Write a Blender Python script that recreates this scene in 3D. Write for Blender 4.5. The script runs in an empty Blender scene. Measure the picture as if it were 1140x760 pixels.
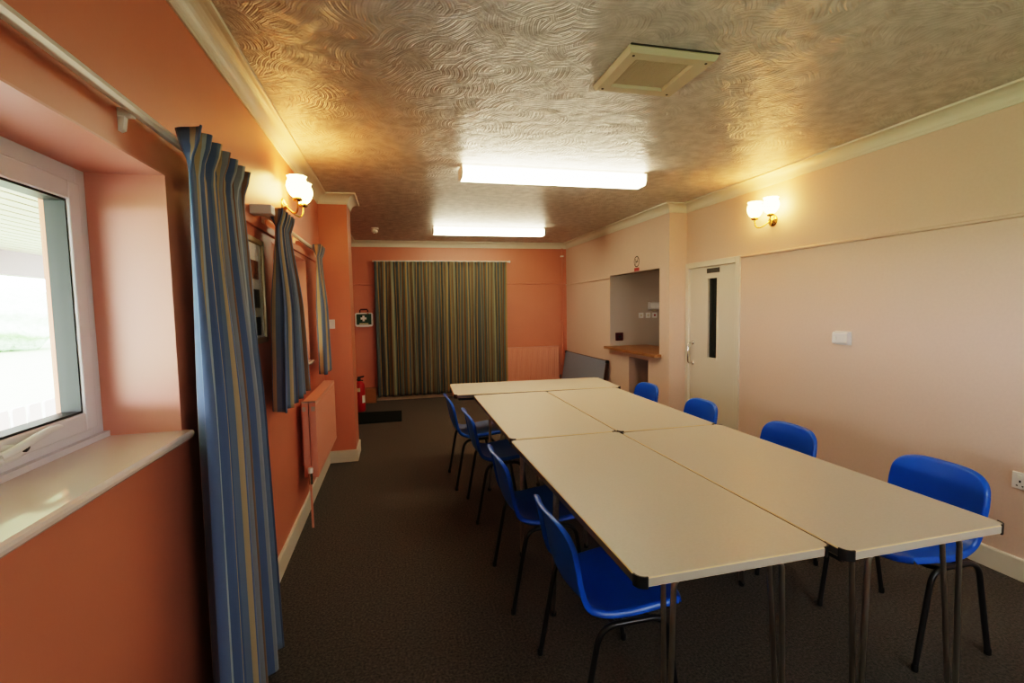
import bpy, bmesh, math, random
from mathutils import Vector, Matrix
random.seed(7)
PI = math.pi
scene = bpy.context.scene
COL = scene.collection

# ------------------------------------------------------------------ materials
def mat(name, col, rough=0.5, metal=0.0, spec=0.5, bump=None, var=None, coat=0.0, sheen=0.0):
    """bump=(scale, strength, distance), var=(scale, amount) mottles the colour"""
    m = bpy.data.materials.new(name); m.use_nodes = True
    nt = m.node_tree; b = nt.nodes['Principled BSDF']
    b.inputs['Base Color'].default_value = (*col, 1)
    b.inputs['Roughness'].default_value = rough
    b.inputs['Metallic'].default_value = metal
    b.inputs['Specular IOR Level'].default_value = spec
    b.inputs['Coat Weight'].default_value = coat
    b.inputs['Sheen Weight'].default_value = sheen
    tc = nt.nodes.new('ShaderNodeTexCoord')
    if bump:
        n = nt.nodes.new('ShaderNodeTexNoise'); n.inputs['Scale'].default_value = bump[0]; n.inputs['Detail'].default_value = 3
        nt.links.new(tc.outputs['Object'], n.inputs['Vector'])
        bp = nt.nodes.new('ShaderNodeBump'); bp.inputs['Strength'].default_value = bump[1]; bp.inputs['Distance'].default_value = bump[2]
        nt.links.new(n.outputs['Fac'], bp.inputs['Height']); nt.links.new(bp.outputs['Normal'], b.inputs['Normal'])
    if var:
        n = nt.nodes.new('ShaderNodeTexNoise'); n.inputs['Scale'].default_value = var[0]; n.inputs['Detail'].default_value = 4
        nt.links.new(tc.outputs['Object'], n.inputs['Vector'])
        mr = nt.nodes.new('ShaderNodeMapRange'); mr.inputs['From Min'].default_value = .3; mr.inputs['From Max'].default_value = .7
        mr.inputs['To Min'].default_value = 1 - var[1]; mr.inputs['To Max'].default_value = 1 + var[1]
        nt.links.new(n.outputs['Fac'], mr.inputs['Value'])
        hs = nt.nodes.new('ShaderNodeMix'); hs.data_type = 'RGBA'; hs.blend_type = 'MULTIPLY'; hs.inputs[0].default_value = 1
        hs.inputs[6].default_value = (*col, 1); nt.links.new(mr.outputs[0], hs.inputs[7]); nt.links.new(hs.outputs[2], b.inputs['Base Color'])
    return m

def emis(name, col, strength, mixcol=None):
    m = bpy.data.materials.new(name); m.use_nodes = True
    b = m.node_tree.nodes['Principled BSDF']
    b.inputs['Base Color'].default_value = (*(mixcol or col), 1)
    b.inputs['Emission Color'].default_value = (*col, 1); b.inputs['Emission Strength'].default_value = strength
    return m

def ceiling_mat():
    m = bpy.data.materials.new('swirled_plaster'); m.use_nodes = True
    nt = m.node_tree; b = nt.nodes['Principled BSDF']; N = nt.nodes.new; K = nt.links.new
    tc = N('ShaderNodeTexCoord')
    def math_(op, a, c=None):
        x = N('ShaderNodeMath'); x.operation = op
        for i, v in enumerate((a, c)):
            if v is None: continue
            if isinstance(v, (int, float)): x.inputs[i].default_value = v
            else: K(v, x.inputs[i])
        return x.outputs[0]
    heights = []
    warp = N('ShaderNodeTexNoise'); warp.inputs['Scale'].default_value = 4.0; warp.inputs['Detail'].default_value = 2
    K(tc.outputs['Object'], warp.inputs['Vector'])
    for off, sc, fr in (((0, 0, 0), 6.0, 300.0), ((3.3, 1.7, 0), 6.8, 260.0)):
        mp = N('ShaderNodeMapping'); mp.inputs['Location'].default_value = off; K(tc.outputs['Object'], mp.inputs['Vector'])
        vo = N('ShaderNodeTexVoronoi'); vo.voronoi_dimensions = '2D'; vo.inputs['Scale'].default_value = sc
        K(mp.outputs[0], vo.inputs['Vector'])
        sub = N('ShaderNodeVectorMath'); sub.operation = 'SUBTRACT'
        K(mp.outputs[0], sub.inputs[0]); K(vo.outputs['Position'], sub.inputs[1])
        rc = N('ShaderNodeVectorMath'); rc.operation = 'MULTIPLY_ADD'; rc.inputs[1].default_value = (.5, .5, 0); rc.inputs[2].default_value = (-.25, -.25, 0); K(vo.outputs['Color'], rc.inputs[0])
        ad = N('ShaderNodeVectorMath'); ad.operation = 'ADD'; K(rc.outputs[0], ad.inputs[1]); K(sub.outputs[0], ad.inputs[0])
        fl = N('ShaderNodeVectorMath'); fl.operation = 'MULTIPLY'; fl.inputs[1].default_value = (1, 1, 0); K(ad.outputs[0], fl.inputs[0])
        ln = N('ShaderNodeVectorMath'); ln.operation = 'LENGTH'; K(fl.outputs[0], ln.inputs[0])
        w = math_('MULTIPLY', warp.outputs['Fac'], 0.03)
        r = math_('ADD', ln.outputs['Value'], w)
        s = math_('SINE', math_('MULTIPLY', r, fr))
        s2 = math_('SINE', math_('MULTIPLY', r, fr * 2.2))
        heights.append((math_('ADD', math_('MULTIPLY', s, .6), math_('MULTIPLY', s2, .4)), vo.outputs['Distance']))
    nz = N('ShaderNodeTexNoise'); nz.inputs['Scale'].default_value = 6; K(tc.outputs['Object'], nz.inputs['Vector'])
    st = N('ShaderNodeMapRange'); st.inputs['From Min'].default_value = .44; st.inputs['From Max'].default_value = .56; K(nz.outputs['Fac'], st.inputs['Value'])
    mx = N('ShaderNodeMix'); K(st.outputs[0], mx.inputs[0]); K(heights[0][0], mx.inputs[2]); K(heights[1][0], mx.inputs[3])
    big = N('ShaderNodeTexNoise'); big.inputs['Scale'].default_value = 13; big.inputs['Detail'].default_value = 4; K(tc.outputs['Object'], big.inputs['Vector'])
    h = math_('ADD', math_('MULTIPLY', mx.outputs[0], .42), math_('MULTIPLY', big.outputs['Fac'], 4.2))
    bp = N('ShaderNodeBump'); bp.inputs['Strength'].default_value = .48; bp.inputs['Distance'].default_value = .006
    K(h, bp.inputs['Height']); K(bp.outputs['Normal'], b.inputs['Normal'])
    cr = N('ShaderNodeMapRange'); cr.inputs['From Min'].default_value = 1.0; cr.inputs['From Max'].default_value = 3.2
    cr.inputs['To Min'].default_value = .72; cr.inputs['To Max'].default_value = 1.22; K(h, cr.inputs['Value'])  # plaster sheen put into the colour: raised strokes lighter, hollows darker
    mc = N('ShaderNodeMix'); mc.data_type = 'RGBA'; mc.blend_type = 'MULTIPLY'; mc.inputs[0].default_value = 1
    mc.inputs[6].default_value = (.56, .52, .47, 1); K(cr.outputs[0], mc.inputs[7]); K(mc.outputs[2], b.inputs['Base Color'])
    b.inputs['Roughness'].default_value = .40; b.inputs['Specular IOR Level'].default_value = .7
    return m

def stripe_mat(name='striped_curtain_cloth', mul=(1, 1, 1)):
    m = bpy.data.materials.new(name); m.use_nodes = True
    nt = m.node_tree; b = nt.nodes['Principled BSDF']; N = nt.nodes.new; K = nt.links.new
    uv = N('ShaderNodeUVMap'); uv.uv_map = 'UVMap'
    sp = N('ShaderNodeSeparateXYZ'); K(uv.outputs[0], sp.inputs[0])
    fr = N('ShaderNodeMath'); fr.operation = 'FRACT'; K(sp.outputs[0], fr.inputs[0])
    rp = N('ShaderNodeValToRGB'); rp.color_ramp.interpolation = 'CONSTANT'
    blue, navy, grey, tan, brown, pale, steel = (.105, .145, .235), (.055, .075, .13), (.23, .24, .255), (.40, .30, .18), (.19, .115, .075), (.36, .40, .40), (.15, .19, .25)
    blue, navy, grey, tan, brown, pale, steel = (tuple(a * b for a, b in zip(c, mul)) for c in (blue, navy, grey, tan, brown, pale, steel))
    seq = [(0, blue), (.09, steel), (.13, tan), (.17, blue), (.25, grey), (.31, brown), (.36, steel), (.44, tan), (.49, pale), (.52, blue), (.6, tan), (.63, grey), (.70, brown), (.74, grey), (.81, pale), (.85, steel), (.92, navy), (.96, tan)]
    e = rp.color_ramp.elements
    e[0].position = 0; e[0].color = (*seq[0][1], 1); e[1].position = seq[1][0]; e[1].color = (*seq[1][1], 1)
    for p, c in seq[2:]:
        x = e.new(p); x.color = (*c, 1)
    K(fr.outputs[0], rp.inputs[0]); K(rp.outputs[0], b.inputs['Base Color'])
    b.inputs['Roughness'].default_value = .85; b.inputs['Specular IOR Level'].default_value = .15; b.inputs['Sheen Weight'].default_value = .15
    wv = N('ShaderNodeTexNoise'); wv.inputs['Scale'].default_value = 400; K(uv.outputs[0], wv.inputs['Vector'])
    bp = N('ShaderNodeBump'); bp.inputs['Strength'].default_value = .15; bp.inputs['Distance'].default_value = .002
    K(wv.outputs['Fac'], bp.inputs['Height']); K(bp.outputs['Normal'], b.inputs['Normal'])
    return m

def glass_mat(name='clear_glass', tint=(1, 1, 1)):
    m = bpy.data.materials.new(name); m.use_nodes = True
    nt = m.node_tree; nt.nodes.clear(); N = nt.nodes.new; K = nt.links.new
    o = N('ShaderNodeOutputMaterial'); t = N('ShaderNodeBsdfTransparent'); t.inputs[0].default_value = (*tint, 1)
    g = N('ShaderNodeBsdfGlossy'); g.inputs['Roughness'].default_value = .02
    # Schlick reflectance from the angle between surface normal and ray, alike from both sides of the sheet
    ge = N('ShaderNodeNewGeometry'); dt = N('ShaderNodeVectorMath'); dt.operation = 'DOT_PRODUCT'
    K(ge.outputs['Normal'], dt.inputs[0]); K(ge.outputs['Incoming'], dt.inputs[1])
    ab = N('ShaderNodeMath'); ab.operation = 'ABSOLUTE'; K(dt.outputs['Value'], ab.inputs[0])
    om = N('ShaderNodeMath'); om.operation = 'SUBTRACT'; om.inputs[0].default_value = 1; K(ab.outputs[0], om.inputs[1])
    pw = N('ShaderNodeMath'); pw.operation = 'POWER'; pw.inputs[1].default_value = 5; K(om.outputs[0], pw.inputs[0])
    f = N('ShaderNodeMath'); f.operation = 'MULTIPLY_ADD'; f.inputs[1].default_value = .92; f.inputs[2].default_value = .06; K(pw.outputs[0], f.inputs[0])
    mx = N('ShaderNodeMixShader'); K(f.outputs[0], mx.inputs[0]); K(t.outputs[0], mx.inputs[1]); K(g.outputs[0], mx.inputs[2]); K(mx.outputs[0], o.inputs[0])
    return m

def wood_mat(name, c1, c2, axis='Y', scale=9):
    m = bpy.data.materials.new(name); m.use_nodes = True
    nt = m.node_tree; b = nt.nodes['Principled BSDF']; N = nt.nodes.new; K = nt.links.new
    tc = N('ShaderNodeTexCoord'); mp = N('ShaderNodeMapping')
    mp.inputs['Scale'].default_value = {'Y': (8, .7, 8), 'X': (.7, 8, 8), 'Z': (8, 8, .7)}[axis]
    K(tc.outputs['Object'], mp.inputs[0]); n = N('ShaderNodeTexNoise'); n.inputs['Scale'].default_value = scale; n.inputs['Detail'].default_value = 5
    K(mp.outputs[0], n.inputs['Vector']); r = N('ShaderNodeValToRGB')
    r.color_ramp.elements[0].color = (*c1, 1); r.color_ramp.elements[1].color = (*c2, 1)
    r.color_ramp.elements[0].position = .35; r.color_ramp.elements[1].position = .65
    K(n.outputs['Fac'], r.inputs[0]); K(r.outputs[0], b.inputs['Base Color']); b.inputs['Roughness'].default_value = .4
    return m

M = dict(
    salmon=mat('salmon_wall_paint', (.56, .208, .124), .38, bump=(90, .12, .002), var=(3, .03)),
    pink=mat('pale_pink_wallpaper', (.66, .49, .40), .62, bump=(140, .25, .002), var=(60, .02)),
    cream_wall=mat('kitchen_wall_paint', (.48, .41, .35), .6, bump=(90, .1, .002)),
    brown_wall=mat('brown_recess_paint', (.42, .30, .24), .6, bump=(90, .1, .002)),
    white_wood=mat('off_white_gloss_paint', (.66, .60, .50), .35, bump=(40, .05, .001)),
    cove=mat('white_coving_paint', (.66, .62, .52), .42, bump=(60, .06, .001)),
    ceiling=ceiling_mat(),
    carpet=mat('charcoal_carpet', (.085, .074, .062), .95, spec=.1, bump=(260, .9, .006), var=(95, .55), sheen=.1),
    upvc=mat('white_plastic_frame', (.72, .68, .68), .25, bump=(20, .02, .001)),
    sill=mat('white_gloss_sill', (.74, .62, .55), .12, bump=(25, .05, .001), coat=.3),
    gasket=mat('black_rubber', (.012, .012, .012), .5, bump=(80, .05, .001)),
    chrome=mat('polished_chrome', (.75, .74, .72), .12, 1, bump=(30, .02, .001)),
    steel=mat('brushed_steel_tube', (.50, .47, .43), .28, 1, bump=(60, .05, .001)),
    black_metal=mat('black_painted_steel', (.012, .011, .012), .35, bump=(60, .05, .001)),
    black_plastic=mat('black_plastic', (.010, .010, .010), .4, bump=(90, .05, .001)),
    blue=mat('blue_moulded_plastic', (.004, .098, .50), .33, spec=.45, bump=(350, .12, .0015), var=(4, .04)),
    laminate=mat('beige_table_laminate', (.50, .445, .38), .42, bump=(260, .04, .001), var=(120, .035)),
    laminate_edge=mat('beige_table_edging', (.40, .34, .27), .45, bump=(120, .05, .001)),
    table_back=mat('blue_grey_table_laminate', (.23, .28, .36), .5, bump=(200, .04, .001), var=(40, .03)),
    dark_wood_edge=wood_mat('dark_wood_edge', (.05, .022, .012), (.10, .045, .022)),
    counter=wood_mat('varnished_counter_wood', (.24, .11, .04), (.38, .19, .075), 'Y', 7),
    cloth=stripe_mat(),
    cloth_olive=stripe_mat('olive_striped_cloth', (.82, .74, .48)),
    rail=mat('white_rail_plastic', (.70, .66, .60), .3, bump=(40, .03, .001)),
    rad=mat('salmon_radiator_enamel', (.70, .31, .215), .32, bump=(50, .04, .001)),
    white_plastic=mat('white_plastic_fitting', (.74, .71, .68), .35, bump=(50, .03, .001)),
    beige_plastic=mat('cream_plastic_vent', (.60, .51, .36), .42, bump=(60, .04, .001)),
    dark_slot=mat('shaded_slot', (.05, .042, .03), .7, bump=(60, .05, .001)),
    brass=mat('polished_brass', (.62, .40, .14), .22, 1, bump=(40, .03, .001)),
    red=mat('red_enamel', (.36, .010, .012), .28, bump=(50, .03, .001)),
    red_dark=mat('dark_red_plastic', (.07, .008, .010), .45, bump=(50, .03, .001)),
    green=mat('green_plastic', (.004, .045, .016), .4, bump=(50, .03, .001)),
    white_print=mat('white_print', (.78, .76, .70), .5, bump=(60, .02, .001)),
    cream_label=mat('cream_paper_label', (.66, .56, .34), .6, bump=(60, .02, .001)),
    red_label=mat('red_print', (.42, .02, .015), .5, bump=(60, .02, .001)),
    dark_print=mat('dark_print', (.045, .038, .025), .5, bump=(60, .02, .001)),
    mat_dark=mat('dark_coir', (.012, .015, .010), .95, spec=.1, bump=(300, .9, .006), var=(120, .3)),
    card=mat('brown_cardboard', (.33, .15, .055), .8, bump=(70, .1, .001), var=(14, .06)),
    gilt=mat('gilt_wood_frame', (.34, .24, .12), .35, .3, bump=(60, .1, .001)),
    mount=mat('cream_picture_mount', (.88, .85, .76), .7, bump=(90, .03, .001)),
    photo_a=mat('faded_rust_photo', (.30, .13, .06), .5, var=(35, .5)),
    photo_b=mat('faded_brown_photo', (.10, .085, .06), .5, var=(30, .6)),
    glass=glass_mat(),
    dimming_glass=glass_mat('dimming_glass', (.34, .29, .22)),  # tint added to dim the daylight through the far window
    dimming_grey_glass=glass_mat('dimming_grey_glass', (.40, .40, .40)),  # grey tint added to hold back daylight from the front window
    bevel_cream=mat('cream_lip_highlight', (.72, .55, .32), .35, bump=(60, .03, .001)),  # cream lip, with the bright seam highlights put into its colour
    edge_dark=mat('dark_grey_edging', (.10, .088, .085), .45, bump=(120, .05, .001)),
    dark_glass=mat('dark_wired_glass', (.022, .026, .024), .08, bump=(30, .02, .001)),
    tube_diffuser=emis('lit_prismatic_diffuser', (1, .86, .60), 17),
    shade_glow=emis('lit_opal_glass', (1, .56, .18), 24),
    soffit=mat('white_soffit_boards', (.42, .45, .33), .5, bump=(40, .05, .001)),
    fascia=mat('cream_fascia', (.22, .205, .18), .5, bump=(40, .05, .001)),
    picket=mat('white_picket_paint', (.78, .78, .74), .5, bump=(40, .05, .001)),
    paving=mat('pale_concrete', (.34, .34, .32), .8, bump=(40, .2, .004), var=(8, .08)),
    grass_far=mat('pale_mown_grass', (.22, .30, .15), .9, bump=(30, .4, .02), var=(3, .15)),
    leaf=mat('pale_green_foliage', (.42, .62, .40), .8, bump=(6, .8, .1), var=(4, .3)),
    bark=mat('grey_bark', (.22, .18, .14), .9, bump=(20, .6, .02)),
)

# ------------------------------------------------------------------ mesh builder
class MB:
    def __init__(s):
        s.v = []; s.f = []; s.mi = []; s.sm = []; s.uv = {}
    def add(s, verts, faces, mi=0, smooth=False, uvs=None):
        o = len(s.v); s.v += [tuple(p) for p in verts]
        for k, f in enumerate(faces):
            if uvs: s.uv[len(s.f)] = [uvs[i] for i in f]
            s.f.append(tuple(i + o for i in f)); s.mi.append(mi); s.sm.append(smooth)
        return s
    def box(s, a, b, mi=0):
        x0, y0, z0 = (min(a[i], b[i]) for i in range(3)); x1, y1, z1 = (max(a[i], b[i]) for i in range(3))
        v = [(x0, y0, z0), (x1, y0, z0), (x1, y1, z0), (x0, y1, z0), (x0, y0, z1), (x1, y0, z1), (x1, y1, z1), (x0, y1, z1)]
        return s.add(v, [(0, 3, 2, 1), (4, 5, 6, 7), (0, 1, 5, 4), (1, 2, 6, 5), (2, 3, 7, 6), (3, 0, 4, 7)], mi)
    def prism(s, pts, z0, z1, axis='z', mi=0, smooth=False):
        """extrude 2-D polygon pts; axis z: (x,y); axis y: (x,z); axis x: (y,z)"""
        def P(p, h):
            return (p[0], p[1], h) if axis == 'z' else ((p[0], h, p[1]) if axis == 'y' else (h, p[0], p[1]))
        n = len(pts); v = [P(p, z0) for p in pts] + [P(p, z1) for p in pts]
        s.add(v, [tuple(range(n - 1, -1, -1)), tuple(range(n, 2 * n))], mi)
        s.add(v, [(i, (i + 1) % n, n + (i + 1) % n, n + i) for i in range(n)], mi, smooth)
        return s
    def tube(s, path, r, n=12, mi=0, caps=True, closed=False):
        P = [Vector(p) for p in path]; m = len(P); rings = []
        R = r if isinstance(r, (list, tuple)) else [r] * m
        up = None; vs = []
        for i in range(m):
            if closed: t = (P[(i + 1) % m] - P[i - 1])
            else: t = (P[min(i + 1, m - 1)] - P[max(i - 1, 0)])
            t.normalize()
            if up is None:
                up = t.orthogonal().normalized()
            up = (up - t * up.dot(t))
            if up.length < 1e-6: up = t.orthogonal()
            up.normalize(); w = t.cross(up)
            for k in range(n):
                a = 2 * PI * k / n
                vs.append(P[i] + (up * math.cos(a) + w * math.sin(a)) * R[i])
        fs = []
        for i in range(m if closed else m - 1):
            j = (i + 1) % m
            for k in range(n):
                fs.append((i * n + k, i * n + (k + 1) % n, j * n + (k + 1) % n, j * n + k))
        s.add(vs, fs, mi, True)
        if caps and not closed:
            s.add(vs[:n], [tuple(range(n - 1, -1, -1))], mi); s.add(vs[-n:], [tuple(range(n))], mi)
        return s
    def lathe(s, prof, c=(0, 0, 0), n=24, axis='z', mi=0, smooth=True):
        vs = []; fs = []
        for (r, h) in prof:
            for k in range(n):
                a = 2 * PI * k / n; x, y = r * math.cos(a), r * math.sin(a)
                p = (x, y, h) if axis == 'z' else ((h, x, y) if axis == 'x' else (y, h, x))
                vs.append((p[0] + c[0], p[1] + c[1], p[2] + c[2]))
        for i in range(len(prof) - 1):
            for k in range(n):
                fs.append((i * n + k, i * n + (k + 1) % n, (i + 1) * n + (k + 1) % n, (i + 1) * n + k))
        s.add(vs, fs, mi, smooth); m = len(prof)
        if prof[0][0] > 1e-4: s.add(vs[:n], [tuple(range(n - 1, -1, -1))], mi)
        if prof[-1][0] > 1e-4: s.add(vs[-n:], [tuple(range(n))], mi)
        return s
    def grid(s, rows, mi=0, smooth=True, uv=None):
        nr, nc = len(rows), len(rows[0]); vs = [p for r in rows for p in r]
        uvs = [uv(i, j) for i in range(nr) for j in range(nc)] if uv else None
        fs = [(i * nc + j, i * nc + j + 1, (i + 1) * nc + j + 1, (i + 1) * nc + j) for i in range(nr - 1) for j in range(nc - 1)]
        return s.add(vs, fs, mi, smooth, uvs)

def root_of(o):
    while o.parent is not None: o = o.parent
    return o

def obj(name, mb, m, parent=None, world=False, bevel=0, sub=0, solid=0, rot=None, weld=False):
    me = bpy.data.meshes.new(name)
    vs = mb.v
    if world and parent is not None:
        l = root_of(parent).location; vs = [(p[0] - l.x, p[1] - l.y, p[2] - l.z) for p in vs]
    me.from_pydata(vs, [], mb.f)
    ms = m if isinstance(m, (list, tuple)) else [m]
    for x in ms: me.materials.append(x)
    me.polygons.foreach_set('material_index', mb.mi); me.polygons.foreach_set('use_smooth', mb.sm)
    if mb.uv:
        ul = me.uv_layers.new(name='UVMap')
        for fi, uvs in mb.uv.items():
            for li, u in zip(me.polygons[fi].loop_indices, uvs): ul.data[li].uv = u
    bm = bmesh.new(); bm.from_mesh(me)
    if weld: bmesh.ops.remove_doubles(bm, verts=bm.verts, dist=1e-5)
    bmesh.ops.recalc_face_normals(bm, faces=bm.faces); bm.to_mesh(me); bm.free()
    o = bpy.data.objects.new(name, me); COL.objects.link(o)
    if parent is not None: o.parent = parent
    if solid:
        d = o.modifiers.new('Solidify', 'SOLIDIFY'); d.thickness = solid; d.offset = 0
    if bevel:
        d = o.modifiers.new('Bevel', 'BEVEL'); d.width = bevel; d.segments = 2; d.limit_method = 'ANGLE'; d.angle_limit = math.radians(40)
    if sub:
        d = o.modifiers.new('Subsurf', 'SUBSURF'); d.levels = sub; d.render_levels = sub
    return o

def tag(o, label, cat, group=None, kind=None):
    o['label'] = label; o['category'] = cat
    if group: o['group'] = group
    if kind: o['kind'] = kind
    return o
def thing(name, label, cat, loc=(0, 0, 0), rz=0, group=None):
    o = bpy.data.objects.new(name, None); COL.objects.link(o); o.empty_display_size = .05
    o.location = loc; o.rotation_euler = (0, 0, rz)
    return tag(o, label, cat, group)
def struct(name, mb, m, label=None, cat=None, **k):
    o = obj(name, mb, m, **k); o['kind'] = 'structure'
    if label: o['label'] = label; o['category'] = cat or name.split('_')[0]
    return o
def dup(root, loc, rz, label):
    r = root.copy(); COL.objects.link(r); r.location = loc; r.rotation_euler = (0, 0, rz); r['label'] = label
    def rec(src, dst):
        for ch in list(src.children):
            c = ch.copy(); COL.objects.link(c); c.parent = dst; rec(ch, c)
    rec(root, r)
    return r

# ------------------------------------------------------------------ room dimensions (metres)
L, W, W2 = -.67, 3.10, 2.89        # left wall, door wall, servery wall
YF, YB = -1.2, 8.0                 # wall behind the camera, end wall
YS = 4.74                          # step between door wall and servery wall
PX, PY0, PY1 = -.415, 4.835, 5.2   # pier on the left wall
ZC = 2.53
OUT = L - .33                      # outer face of the left wall

def wall_cells(ys, zs, holes, x0, x1, axis='x'):
    """wall slab between x0,x1 cut in cells, the holes (y0,y1,z0,z1) left open"""
    mb = MB()
    for i in range(len(ys) - 1):
        for j in range(len(zs) - 1):
            cy, cz = (ys[i] + ys[i + 1]) / 2, (zs[j] + zs[j + 1]) / 2
            if any(h[0] < cy < h[1] and h[2] < cz < h[3] for h in holes): continue
            mb.box((x0, ys[i], zs[j]), (x1, ys[i + 1], zs[j + 1]))
    return mb

W1 = (-.95, 1.715, 1.075, 1.88)     # near window opening (y0,y1,z0,z1)
WN2 = (3.02, 4.08, 1.06, 1.85)     # second window opening
struct('wall_left', wall_cells([YF, W1[0], W1[1], WN2[0], WN2[1], YB], [0, WN2[2], W1[2], WN2[3], W1[3], ZC], [(W1[0], W1[1], W1[2], W1[3]), (WN2[0], WN2[1], WN2[2], WN2[3])], L, OUT), M['salmon'],
       'salmon painted side wall with two deep window openings', 'wall')
struct('pillar_left', MB().box((L, PY0, 0), (PX, PY1, ZC)), M['salmon'], 'salmon painted pier jutting out past the far window', 'pillar')
struct('wall_back', MB().box((L - .3, YB, 0), (W2 + .3, YB + .15, ZC)), M['salmon'], 'orange end wall behind the long striped curtain', 'wall')
FW = (.9, 2.3, .95, 1.95)          # window in the wall facing the end wall (x0,x1,z0,z1)
mb = MB()
for (a, b) in (((OUT, 0), (FW[0], ZC)), ((FW[1], 0), (W + .2, ZC)), ((FW[0], 0), (FW[1], FW[2])), ((FW[0], FW[3]), (FW[1], ZC))): mb.box((a[0], YF - .15, a[1]), (b[0], YF, b[1]))
struct('wall_front', mb, M['cove'], 'wall facing the end wall, with a window', 'wall')
DR = (3.93, 4.70, 0, 1.845)        # door opening
struct('wall_right', wall_cells([YF, DR[0], DR[1], YS], [0, DR[3], ZC], [DR], W, W + .15), M['pink'], 'pale pink papered side wall beside the white door', 'wall')
HT = (4.94, 6.24, .86, 1.865)      # serving hatch
LO = (5.19, 5.68, 0, .80)          # low opening below it
struct('wall_right_far', wall_cells([YS + .12, HT[0], LO[0], LO[1], HT[1], YB], [0, LO[3], HT[2], HT[3], ZC], [HT, LO], W2, W2 + .12), M['pink'], 'pale pink wall with the serving hatch, set forward of the door', 'wall')
struct('wall_right_step', MB().box((W2, YS, 0), (W + .15, YS + .12, ZC)), M['pink'])
# servery room behind the hatch
KX = 4.4; KY = 6.241
mb = MB(); mb.box((W2 + .12, KY, 0), (KX, KY + .1, ZC)); mb.box((KX, YS + .12, 0), (KX + .1, KY + .1, ZC)); mb.box((W + .15, YS + .02, 0), (KX, YS + .12, ZC))
struct('wall_servery', mb, M['cream_wall'], 'dull cream wall inside the serving hatch', 'wall')
struct('ceiling_servery', MB().box((W2 + .12, YS + .1, 2.2), (KX + .1, KY + .1, 2.25)), M['cream_wall'])
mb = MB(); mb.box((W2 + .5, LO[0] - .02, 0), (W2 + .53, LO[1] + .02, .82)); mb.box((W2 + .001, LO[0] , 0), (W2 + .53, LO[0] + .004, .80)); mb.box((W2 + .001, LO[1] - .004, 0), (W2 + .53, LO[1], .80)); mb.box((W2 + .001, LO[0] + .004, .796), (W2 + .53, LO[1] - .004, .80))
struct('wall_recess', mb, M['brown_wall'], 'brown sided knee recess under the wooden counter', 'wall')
struct('floor', MB().box((OUT - .0, YF - .1, -.1), (KX + .1, YB + .1, 0)), M['carpet'], 'charcoal grey speckled carpet', 'floor')
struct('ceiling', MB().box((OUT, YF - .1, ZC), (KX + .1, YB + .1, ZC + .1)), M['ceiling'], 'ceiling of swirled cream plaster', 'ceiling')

# coving swept round the room plan (mitred)
plan = [(L, YF), (L, PY0), (PX, PY0), (PX, PY1), (L, PY1), (L, YB), (W2, YB), (W2, YS), (W, YS), (W, YF)]
def sweep(plan, prof, closed=True):
    """prof: (inward offset, z) list; plan runs clockwise seen from above, inward is to the right"""
    n = len(plan); rows = []
    for i in range(n):
        p = Vector(plan[i]); a = (p - Vector(plan[i - 1])).normalized(); b = (Vector(plan[(i + 1) % n]) - p).normalized()
        if not closed and i == 0: a = b
        if not closed and i == n - 1: b = a
        na, nb = Vector((a.y, -a.x)), Vector((b.y, -b.x)); k = (na + nb); k = k / max(k.dot(na), 1e-6)
        rows.append([(p.x + k.x * o, p.y + k.y * o, z) for o, z in prof])
    if closed: rows.append(rows[0])
    mb = MB(); mb.grid([list(r) + [r[0]] for r in rows], smooth=False)
    return mb
cp = [(0, ZC - .093), (.008, ZC - .093), (.010, ZC - .082)]
for i in range(9):
    a = PI / 2 * i / 8
    cp.append((.078 - .066 * math.cos(a) if i else .012, ZC - .014 - .066 * (1 - math.sin(a))))
cp += [(.086, ZC - .012), (.088, ZC - .001), (0, ZC - .001)]
struct('trim_1', sweep(plan, cp), M['cove'], 'white plaster coving running round the ceiling edge', 'coving')
bp_ = [(0, .115), (.012, .115), (.016, .108), (.016, .001), (0, .001)]
struct('baseboard_left', sweep([(L, YF), (L, PY0)], bp_, False), M['white_wood'], 'cream skirting along the window wall', 'skirting')
struct('baseboard_pillar', sweep([(L, PY0), (PX, PY0), (PX, PY1)], bp_, False), M['white_wood'], 'cream skirting round the foot of the pier', 'skirting')
struct('baseboard_back', sweep([(L, YB), (W2, YB)], [(o * 1.6, z * .8) for o, z in bp_], False), M['white_wood'], 'cream skirting below the long curtain', 'skirting')
struct('baseboard_right', sweep([(W, DR[0] - .07), (W, YF)], bp_, False), M['white_wood'], 'cream skirting along the pink side wall', 'skirting')
struct('baseboard_right_far', sweep([(W2, YB), (W2, LO[1])], bp_, False), M['white_wood'])
struct('baseboard_step', sweep([(W2, LO[0]), (W2, YS), (W, YS)], bp_, False), M['white_wood'])
# picture rails
pr_ = [(0, 0), (.014, .004), (.016, .014), (.010, .022), (0, .024)]
def rail_trim(name, pts, z, m, label):
    struct(name, sweep(pts, [(o, z + h) for o, h in pr_], False), m, label, 'picture rail')
rail_trim('trim_2', [(W, DR[0] - .06), (W, YF)], 1.865, M['pink'], 'thin pink picture rail above the door height')
rail_trim('trim_3', [(W2, YB), (W2, HT[1])], 1.815, M['pink'], 'thin pink picture rail left of the serving hatch')
rail_trim('trim_4', [(L, YB), (W2, YB)], 1.835, M['salmon'], 'thin salmon picture rail across the end wall')
struct('trim_5', MB().box((L, 2.25, 1.875), (L + .016, PY0, 1.915)), M['salmon'], 'salmon batten under the far curtain rail', 'batten', bevel=.004)

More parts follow.
